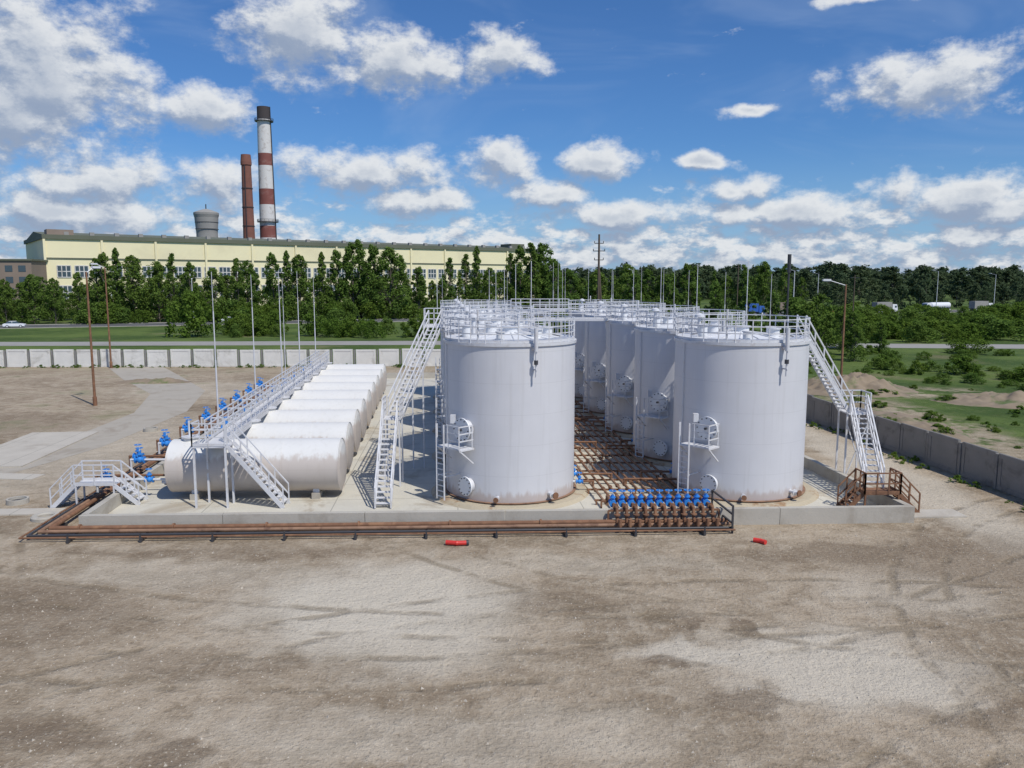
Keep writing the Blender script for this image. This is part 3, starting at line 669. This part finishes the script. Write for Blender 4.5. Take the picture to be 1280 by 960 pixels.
bands=[(0,25,M_chred),(25,34.5,M_chwht),(34.5,41,M_chred),(41,52.5,M_chwht),(52.5,61,M_chred),(61,73.5,M_chwht),(73.5,80,M_chred),(80,98,M_chwht),(98,H,M_chdrk)]
for z0,z1,m in bands: b.lathe((0,0,0),(0,0,1),[(z0,rr_(z0)),(z1,rr_(z1))],32,m)
b.lathe((0,0,0),(0,0,1),[(H,3.55),(H,2.9),(H-3,2.8)],32,M_chdrk,False)
for z in(43,97):
    b.lathe((0,0,0),(0,0,1),[(z,rr_(z)),(z,rr_(z)+1.3),(z+.3,rr_(z)+1.3),(z+.3,rr_(z))],24,M_dark,False)
    for l in(.8,1.5): b.ring((0,0,z+l),rr_(z)+1.25,.08,M_dark,24)
    for i in range(16): q=rad(i*22.5,rr_(z)+1.25,z); b.beam(q,q+Vector((0,0,1.5)),.12,.12,M_dark)
b.beam((rr_(0)+.2,-1,0),(rr_(H)+.2,-1,H),.4,.4,M_dark)
b.make('striped_chimney',(-135.5,450,0))
b=MB(); H=78
b.lathe((0,0,0),(0,0,1),[(0,3.6),(H*.93,2.5),(H*.93,2.9),(H*.95,2.9),(H,2.5),(H,1.9)],24,M_brick)
for z in(30,40,50,60): b.lathe((0,0,0),(0,0,1),[(z,3.6-z*.0143),(z,3.8-z*.0143),(z+.5,3.8-z*.0143),(z+.5,3.6-z*.0143)],24,M_chdrk,False)
b.beam((0,-3.7,0),(0,-2.6,H*.93),.6,.3,M_dark)
b.make('brick_chimney',(-143.,440,0))
b=MB(); b.lathe((0,0,0),(0,0,1),[(0,5.6),(36,5.4),(44,6.0),(45.5,6.4),(46.5,6.4),(47,5.6),(48.5,1.0),(48.5,.1)],32,M_grey)
for z in(38,41.5): b.ring((0,0,z),5.85,.12,M_dark,24)
b.cyl((0,0,48),(0,0,51),.3,M_dark,8); b.make('water_tower',(-162,430,0))

# ---------------------------------------------------------------- trees
def treemesh(name,h,cr,seed,leaf,nl,base=.25,mat=M_leaf,cone=.0,ncl=26,bush=False,cs=1.):
    rnd=random.Random(seed); b=MB()
    tr=.014*h
    pts=[Vector((0,0,-.02))];
    for i in range(1,6): pts.append(Vector((rnd.uniform(-1,1)*h*.015*i*.6,rnd.uniform(-1,1)*h*.015*i*.6,h*.9*i/5)))
    if not bush:
        for i in range(5): b.cyl(pts[i],pts[i+1],tr*(1-i*.17),M_bark,7,tr*(1-(i+1)*.17),False)
    cl=[]
    lob=[rnd.uniform(.7,1.15) for _ in range(7)]
    for i in range(ncl):
        z=base+(1-base)*((i+rnd.random())/ncl)**.95; t=(z-base)/(1-base)
        a=rnd.random()*6.283
        prof=(math.sin(math.pi*min(1,.16+.84*t)**.85)**.55*(1-cone*t)+.05)*lob[int((a/6.284*3+t*4))%7]
        r=cr*prof*(rnd.random()**.45)
        rad_=cr*rnd.uniform(.16,.32)*(1-.4*t)*cs
        c=Vector((math.cos(a)*r,math.sin(a)*r,z*h*.96))
        cl.append((c,rad_,rnd.random()))
        if not bush and i%2==0:
            ti=min(4,int(max(0,z-.18)*5)); b.cyl(pts[ti].lerp(pts[ti+1],.3),c,tr*.28,M_bark,5,tr*.08,False)
    nb=len(b.v); vs=[];fs=[];sh=[0.]*nb
    per=nl//ncl
    for c,r,s in cl:
        for j in range(per):
            d=Vector((rnd.gauss(0,1),rnd.gauss(0,1),rnd.gauss(0,1)));d.normalize()
            rr=r*(.3+1.05*rnd.random()**.7); p=c+Vector((d.x*rr,d.y*rr,d.z*rr*1.15))
            n=(d*.7+Vector((rnd.gauss(0,.6),rnd.gauss(0,.6),rnd.gauss(0,.6)+.35))).normalized()
            a=n.orthogonal().normalized();q=n.cross(a);th=rnd.random()*6.28
            u=(a*math.cos(th)+q*math.sin(th))*leaf*rnd.uniform(.5,1.2);w=(-a*math.sin(th)+q*math.cos(th))*leaf*rnd.uniform(.3,.7)
            k=len(vs)+0; vs+=[p-u,p-w*.9,p+u,p+w]; fs.append((k,k+1,k+2,k+3))
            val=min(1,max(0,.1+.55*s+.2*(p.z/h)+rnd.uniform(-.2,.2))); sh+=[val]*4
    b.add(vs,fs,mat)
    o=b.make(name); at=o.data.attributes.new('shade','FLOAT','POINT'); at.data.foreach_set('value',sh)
    me=o.data; bpy.data.objects.remove(o); return me
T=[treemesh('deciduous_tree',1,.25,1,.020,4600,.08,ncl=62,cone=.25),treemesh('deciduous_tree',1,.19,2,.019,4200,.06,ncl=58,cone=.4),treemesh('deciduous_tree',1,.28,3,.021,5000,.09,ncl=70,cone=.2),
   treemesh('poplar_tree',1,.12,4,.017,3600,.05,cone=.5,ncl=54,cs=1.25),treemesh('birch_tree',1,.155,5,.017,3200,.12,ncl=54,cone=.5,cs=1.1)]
TF=[]
for i in range(3):
    me=treemesh('forest_tree',1,(.30,.26,.34)[i],20+i,.038,1500,.06,M_leaffar,ncl=30,cone=.15,cs=1.2); TF.append(me)
BU=[treemesh('bush',1,.6,11,.05,2200,.06,M_leafbr,ncl=34,bush=True),treemesh('bush',1,.75,12,.05,2200,.06,M_leafbr,ncl=36,bush=True),treemesh('bush',1,.7,13,.05,2200,.06,M_leaf,ncl=34,bush=True)]
WE=[treemesh('weed',1,.8,31,.12,300,.05,M_leafbr,ncl=12,bush=True)]
def tr(par,me,x,y,h,w=1.):
    s=h; return inst(me,me.name,(x,y,-.05),R_()*6.28,(s*w,s*w,s),par)
def bear(k,off):
    Y=(232+off)/(1-.35*k); return k*Y,Y
par=empty('roadside_tree_belt')
k=-.80
while k<.06:
    x,y=bear(k,U(20,40)); h=U(9.,13.)
    tr(par,random.choice(T[:3]),x,y,h*(y/225),U(1.1,1.5)); k+=U(.013,.022)
par=empty('roadside_tree_row')
for k,h,w,m in((-.70,15,1,0),(-.66,14,1,2),(-.635,13,1,0),(-.615,12,1,1),(-.595,14,1,2),(-.57,13,1,0),(-.545,14.5,1,1),(-.52,18.5,1,4),(-.505,20,1,1),(-.49,21.5,1,3),(-.47,19,1,0),(-.44,17,1,2),(-.42,19.5,.9,4),(-.405,17,1,1),(-.375,15,1.1,2),
  (-.345,18,1.,4),(-.33,17,1,0),(-.298,19,.9,1),(-.283,20,1,3),(-.265,18.5,1,0),(-.235,19.5,.9,3),(-.22,19.5,1,1),(-.20,21.5,.95,0),(-.188,22.5,1,4),(-.172,21.,1,1),(-.155,20,1,2),(-.135,18,1,4),(-.12,14.5,1,1),(-.082,17,1,4),(-.055,18,1,4),(-.045,20.5,1,3),(-.025,14,1,0),(-.005,18,1,4),(0.012,20,.9,1),(.026,21,1,4),(.04,20.5,1,0),(.055,16,1,2)):
    x,y=bear(k+U(-.004,.004),U(10,15)); 
    tr(par,T[m],x,y,h*y/215*.96,w*U(.95,1.15))
def single(name,me,x,y,h,w=1.):
    inst(me,name,(x,y,-.05),R_()*6,(h*w,h*w,h))
single('round_bush',BU[0],-63,156,8.4,.95)
par=empty('shrub_row')
for k in range(46):
    x=U(-60,30);tr(par,random.choice(BU),x,U(153,172),U(2.2,5.2),U(.9,1.3))
for k in range(40):
    x,y=bear(U(-.55,-.05),9.5); tr(par,random.choice(BU),x,y,U(3,6),U(.9,1.3))
par=empty('roadside_tree_belt')
x=15.
while x<330:
    y=RY(x)+U(14,40); h=U(12.,18.5) if x<110 else U(7,12)
    tr(par,random.choice(T if x<110 else TF),x,y,h,U(1.,1.35)); x+=U(3.5,6.5)
par=empty('meadow_tree_group')
for x,y,h,w in((44,118,8.0,1.1),(47,122,9.2,1.1),(50,117,6.6,1.2),(41,126,9.4,1.),(38.5,131,10.2,1.1),(53,128,7,1.2),(56,121,5.0,1.3),(36,142,11,1),(30,152,12.5,1.),(47,109,5.,1.2),(62,150,5,1.2),(23,152,12.5,1.1),(17,160,13,1.1),(42,119,8.6,1.3),(45,126,8.5,1.3),(33,147,11,1.2)):
    tr(par,random.choice(T[:3]),x,y,h,w*1.15)
par=empty('meadow_bushes')
for k in range(360):
    y=U(78,285);x=U(.36,.95)*y
    if abs(y-131)<9 or abs(y-RY(x))<12: continue
    if y<100 and x<44: continue
    tr(par,random.choice(BU),x,y,U(.6,2.4) if y<130 else U(1.5,4.2),U(1.1,2.0))
for k in range(190):
    y=U(44,98);x=29.7-.0962*y+U(4,45); tr(par,random.choice(WE+BU),x,y,U(.2,.75),U(1.2,2.6))
par=empty('distant_forest')
for k in range(430):
    a=U(-.02,.95) if k<330 else U(-1.1,1.1); dd=U(430,900); 
    x=a*dd; h=U(14,21)*(1+.25*(dd-420)/480); tr(par,random.choice(TF),x,dd if x>60 or x<-260 else dd+150,h,U(1.3,1.9))
par=empty('fence_weeds')
for k in range(150):
    x=U(-110,19);tr(par,random.choice(WE),x,100.0+(x+110)*.02+U(-1.2,-.3),U(.1,.5),U(1,2))
for k in range(160):
    y=U(20,100);x=30-.0985*(y)+U(.4,1.4)*random.choice((-1,1,1)); tr(par,random.choice(WE),x-.35,y,U(.12,.5),U(1,1.8))

def mound(name,cx,cy,rx,ry,h,seed):
    rnd=random.Random(seed);from mathutils import noise as mn
    nx,ny=70,70;vs=[];b=MB()
    for j in range(ny+1):
        for i in range(nx+1):
            u=-1+2*i/nx;v=-1+2*j/ny;r=math.sqrt(u*u+v*v)
            z=max(0,1-r*r)**1.2*h; q=Vector((u*rx*.35+seed,v*ry*.35,0)); z*=1+.8*mn.fractal(q,1.,2.,5); z+= .2*h*max(0,1-r)*mn.fractal(q*4,1.,2,4)
            vs.append((cx+u*rx,cy+v*ry,z-.08))
    b.add(vs,[(j*(nx+1)+i,j*(nx+1)+i+1,(j+1)*(nx+1)+i+1,(j+1)*(nx+1)+i) for j in range(ny) for i in range(nx)],M_mound,True); b.make(name)
M_mound=simple('spoil_dirt',(.25,.195,.135),.95,var=.35,scale=.6,dirt=(.10,.145,.04),dirtamt=1.,dscale=.35,bmp=.6)
mound('dirt_mound',34,80,7,6,1.2,3); mound('dirt_mound',46,72,8,5,.7,9); mound('dirt_mound',30.5,60,3,8,.5,15)
mound('dirt_mound',-39,86,5,2,.4,21)

M_stone=simple('limestone_gravel',(.46,.41,.34),.95,var=.3,scale=5)
b=MB(); rnd=random.Random(5)
for i in range(5200):
    y=rnd.uniform(15.5,34) if i<4200 else rnd.uniform(36,98); x=rnd.uniform(-.72,.72)*y if i<4200 else (rnd.uniform(-60,-22) if i%3 else rnd.uniform(20.5,23.5)-.09*(y-40))
    if i<4200 and y>31.2 and x<11: continue
    s=rnd.uniform(.012,.035)*(1 if rnd.random()<.93 else 1.8); c=Vector((x,y,s*.3))
    vs=[c+Vector((math.cos(t*2.09+i)*s*rnd.uniform(.7,1.3),math.sin(t*2.09+i)*s*rnd.uniform(.7,1.3),-s*.4)) for t in range(3)]+[c+Vector((rnd.uniform(-.3,.3)*s,rnd.uniform(-.3,.3)*s,s*.7))]
    b.add(vs,[(0,1,3),(1,2,3),(2,0,3)],M_stone)
b.make('gravel')
b=MB(); b.pipe([(-2.75,32.1,.12),(-2.3,32.0,.12),(-1.85,32.05,.12)],.1,M_red,12); b.cyl((-1.9,32.05,.12),(-1.8,32.06,.12),.115,M_dark,12); b.make('red_plastic_pipe')
b=MB(); b.pipe([(10.2,32.5,.1),(10.45,32.35,.1),(10.6,32.15,.1)],.1,M_red,12); b.make('red_plastic_pipe')
b=MB(); b.lathe((0,0,0),(0,0,1),[(0,.62),(.14,.62),(.2,.55),(.2,.38),(.14,.32),(0,.32)],28,M_wallc); b.make('discarded_tyre',(-21.6,35.8,0))
for x,y in((-26.5,57.5),(-24.5,38.4)):
    b=MB(); b.lathe((0,0,0),(0,0,1),[(0,.5),(.25,.5),(.25,.4),(.1,.4)],24,M_wallc,False);b.cyl((0,0,.1),(0,0,.12),.39,M_dark,20); b.make('manhole_ring',(x,y,0))

# ---------------------------------------------------------------- world
w=bpy.data.worlds.new('World'); sc.world=w; w.use_nodes=True; nt=w.node_tree; nt.nodes.clear()
SUN=Vector((.66,-.75,0)).normalized(); EL=math.radians(54)
sky=nd(nt,'ShaderNodeTexSky',sky_type='NISHITA',sun_disc=False,sun_elevation=EL,sun_rotation=math.atan2(SUN.x,SUN.y))
sky.air_density=1.0;sky.dust_density=.5;sky.ozone_density=3.
blobs=[(-.50,.215,.095,.075),(-.56,.165,.09,.05),(-.464,.105,.08,.034),(-.353,.196,.05,.028),(-.25,.285,.065,.052),(-.135,.256,.08,.036),(-.015,.262,.048,.028),
(-.1745,.130,.09,.028),(-.0147,.1414,.042,.028),(.112,.145,.052,.022),(.469,.214,.085,.034),(.281,.196,.030,.008),(.2306,.139,.03,.010),(.2685,.108,.045,.017),
(.3325,.078,.12,.02),(.511,.088,.095,.028),(-.108,.094,.06,.018),(.04,.106,.045,.018),(.127,.0785,.1,.018),(-.339,.1155,.045,.03),(.397,.31,.035,.008),(-.515,.07,.13,.022)]
gr=bpy.data.node_groups.new('cloud_field','ShaderNodeTree')
gr.interface.new_socket('P',in_out='INPUT',socket_type='NodeSocketVector'); gr.interface.new_socket('D',in_out='OUTPUT',socket_type='NodeSocketFloat')
gi=gr.nodes.new('NodeGroupInput');go=gr.nodes.new('NodeGroupOutput'); P=gi.outputs[0]
wn=nd(gr,'ShaderNodeTexNoise'); gr.links.new(P,wn.inputs['Vector']); wn.inputs['Scale'].default_value=16; wn.inputs['Detail'].default_value=3
Pw=vmth(gr,'ADD',P,vmth(gr,'MULTIPLY',vmth(gr,'SUBTRACT',wn.outputs['Color'],(.5,.5,.5)),(.05,.03,0)))
cur=None
for a,e,rx,ry in blobs:
    v=vmth(gr,'MULTIPLY',vmth(gr,'SUBTRACT',Pw,(a,e,0)),(1/rx/1.2,1/ry/1.2,0)); l=vmth(gr,'LENGTH',v,None,1)
    cur=l if cur is None else mth(gr,'MINIMUM',cur,l)
cur=mth(gr,'MAXIMUM',mth(gr,'SUBTRACT',1.08,cur),-.8)
n1=noise(gr,vmth(gr,'MULTIPLY',P,(1,1.4,1)),16,6,.64)
main=mth(gr,'ADD',mth(gr,'MULTIPLY',cur,1.0),mth(gr,'MULTIPLY',mth(gr,'SUBTRACT',n1,.5),2.4))
sp=nd(gr,'ShaderNodeSeparateXYZ'); gr.links.new(P,sp.inputs[0])
n2=noise(gr,vmth(gr,'ADD',vmth(gr,'MULTIPLY',P,(1,2.0,1)),(3.3,1,0)),24,5,.62)
prof=rng(gr,sp.outputs[1],.035,.13,.52,-.42,True)
band=mth(gr,'ADD',prof,mth(gr,'MULTIPLY',mth(gr,'SUBTRACT',n2,.5),2.8))
gr.links.new(mth(gr,'MAXIMUM',main,band),go.inputs[0])
tc=nd(nt,'ShaderNodeTexCoord'); sp=nd(nt,'ShaderNodeSeparateXYZ'); nt.links.new(tc.outputs['Generated'],sp.inputs[0])
az=mth(nt,'ARCTAN2',sp.outputs[0],sp.outputs[1])
hl=mth(nt,'SQRT',mth(nt,'ADD',mth(nt,'MULTIPLY',sp.outputs[0],sp.outputs[0]),mth(nt,'MULTIPLY',sp.outputs[1],sp.outputs[1])))
te=mth(nt,'DIVIDE',sp.outputs[2],mth(nt,'MAXIMUM',hl,.15))
cb=nd(nt,'ShaderNodeCombineXYZ'); nt.links.new(az,cb.inputs[0]);nt.links.new(te,cb.inputs[1])
g1=nd(nt,'ShaderNodeGroup',node_tree=gr);g2=nd(nt,'ShaderNodeGroup',node_tree=gr)
nt.links.new(cb.outputs[0],g1.inputs[0]); nt.links.new(vmth(nt,'ADD',cb.outputs[0],(.006,.016,0)),g2.inputs[0])
D=g1.outputs[0]; al=rng(nt,D,-.04,.66,0,.95)
lit=rng(nt,mth(nt,'SUBTRACT',D,g2.outputs[0]),-.34,.46,0,1)
thick=rng(nt,D,.6,1.3,0,.6)
S=.1
ccol=mix(nt,lit,[.30/S,.37/S,.50/S],[.78/S,.80/S,.82/S])
ccol=mix(nt,thick,ccol,[.40/S,.46/S,.56/S])
tint=mix(nt,1.,sky.outputs[0],(.42,.70,1.05),'MULTIPLY')
hz=rng(nt,te,.0,.17,.6,0)
skyc=mix(nt,hz,tint,[.32/S,.50/S,.73/S])
cir=rng(nt,noise(nt,vmth(nt,'MULTIPLY',cb.outputs[0],(1,2.5,1)),4,4,.6,1.),.45,.75,0,.2)
skyc=mix(nt,cir,skyc,[.42/S,.53/S,.72/S])
up_=rng(nt,te,-.02,.01,0,1)
fin=mix(nt,mth(nt,'MULTIPLY',al,up_),skyc,ccol)
bg=nd(nt,'ShaderNodeBackground'); nt.links.new(fin,bg.inputs[0]); bg.inputs[1].default_value=S
wo=nd(nt,'ShaderNodeOutputWorld'); nt.links.new(bg.outputs[0],wo.inputs[0])
try: w.cycles.sampling_method='NONE'
except Exception as e: print(e)
Ls=Vector((SUN.x*math.cos(EL),SUN.y*math.cos(EL),math.sin(EL)))
ld=bpy.data.lights.new('sun','SUN'); ld.energy=3.7; ld.angle=math.radians(.6); ld.color=(1,.95,.87)
lo=bpy.data.objects.new('sun',ld); lo.rotation_euler=Ls.to_track_quat('Z','Y').to_euler(); lo.location=(30,-20,60); sc.collection.objects.link(lo)

# ---------------------------------------------------------------- camera
cd=bpy.data.cameras.new('camera'); cd.lens=28; cd.sensor_width=36; cd.clip_end=9000; cd.clip_start=.1
co=bpy.data.objects.new('camera',cd); co.location=(0,0,10.95); co.rotation_euler=(math.radians(90-7.4),0,0); sc.collection.objects.link(co)
sc.camera=co
sc.view_settings.view_transform='Standard'; sc.view_settings.look='None'; sc.view_settings.exposure=0
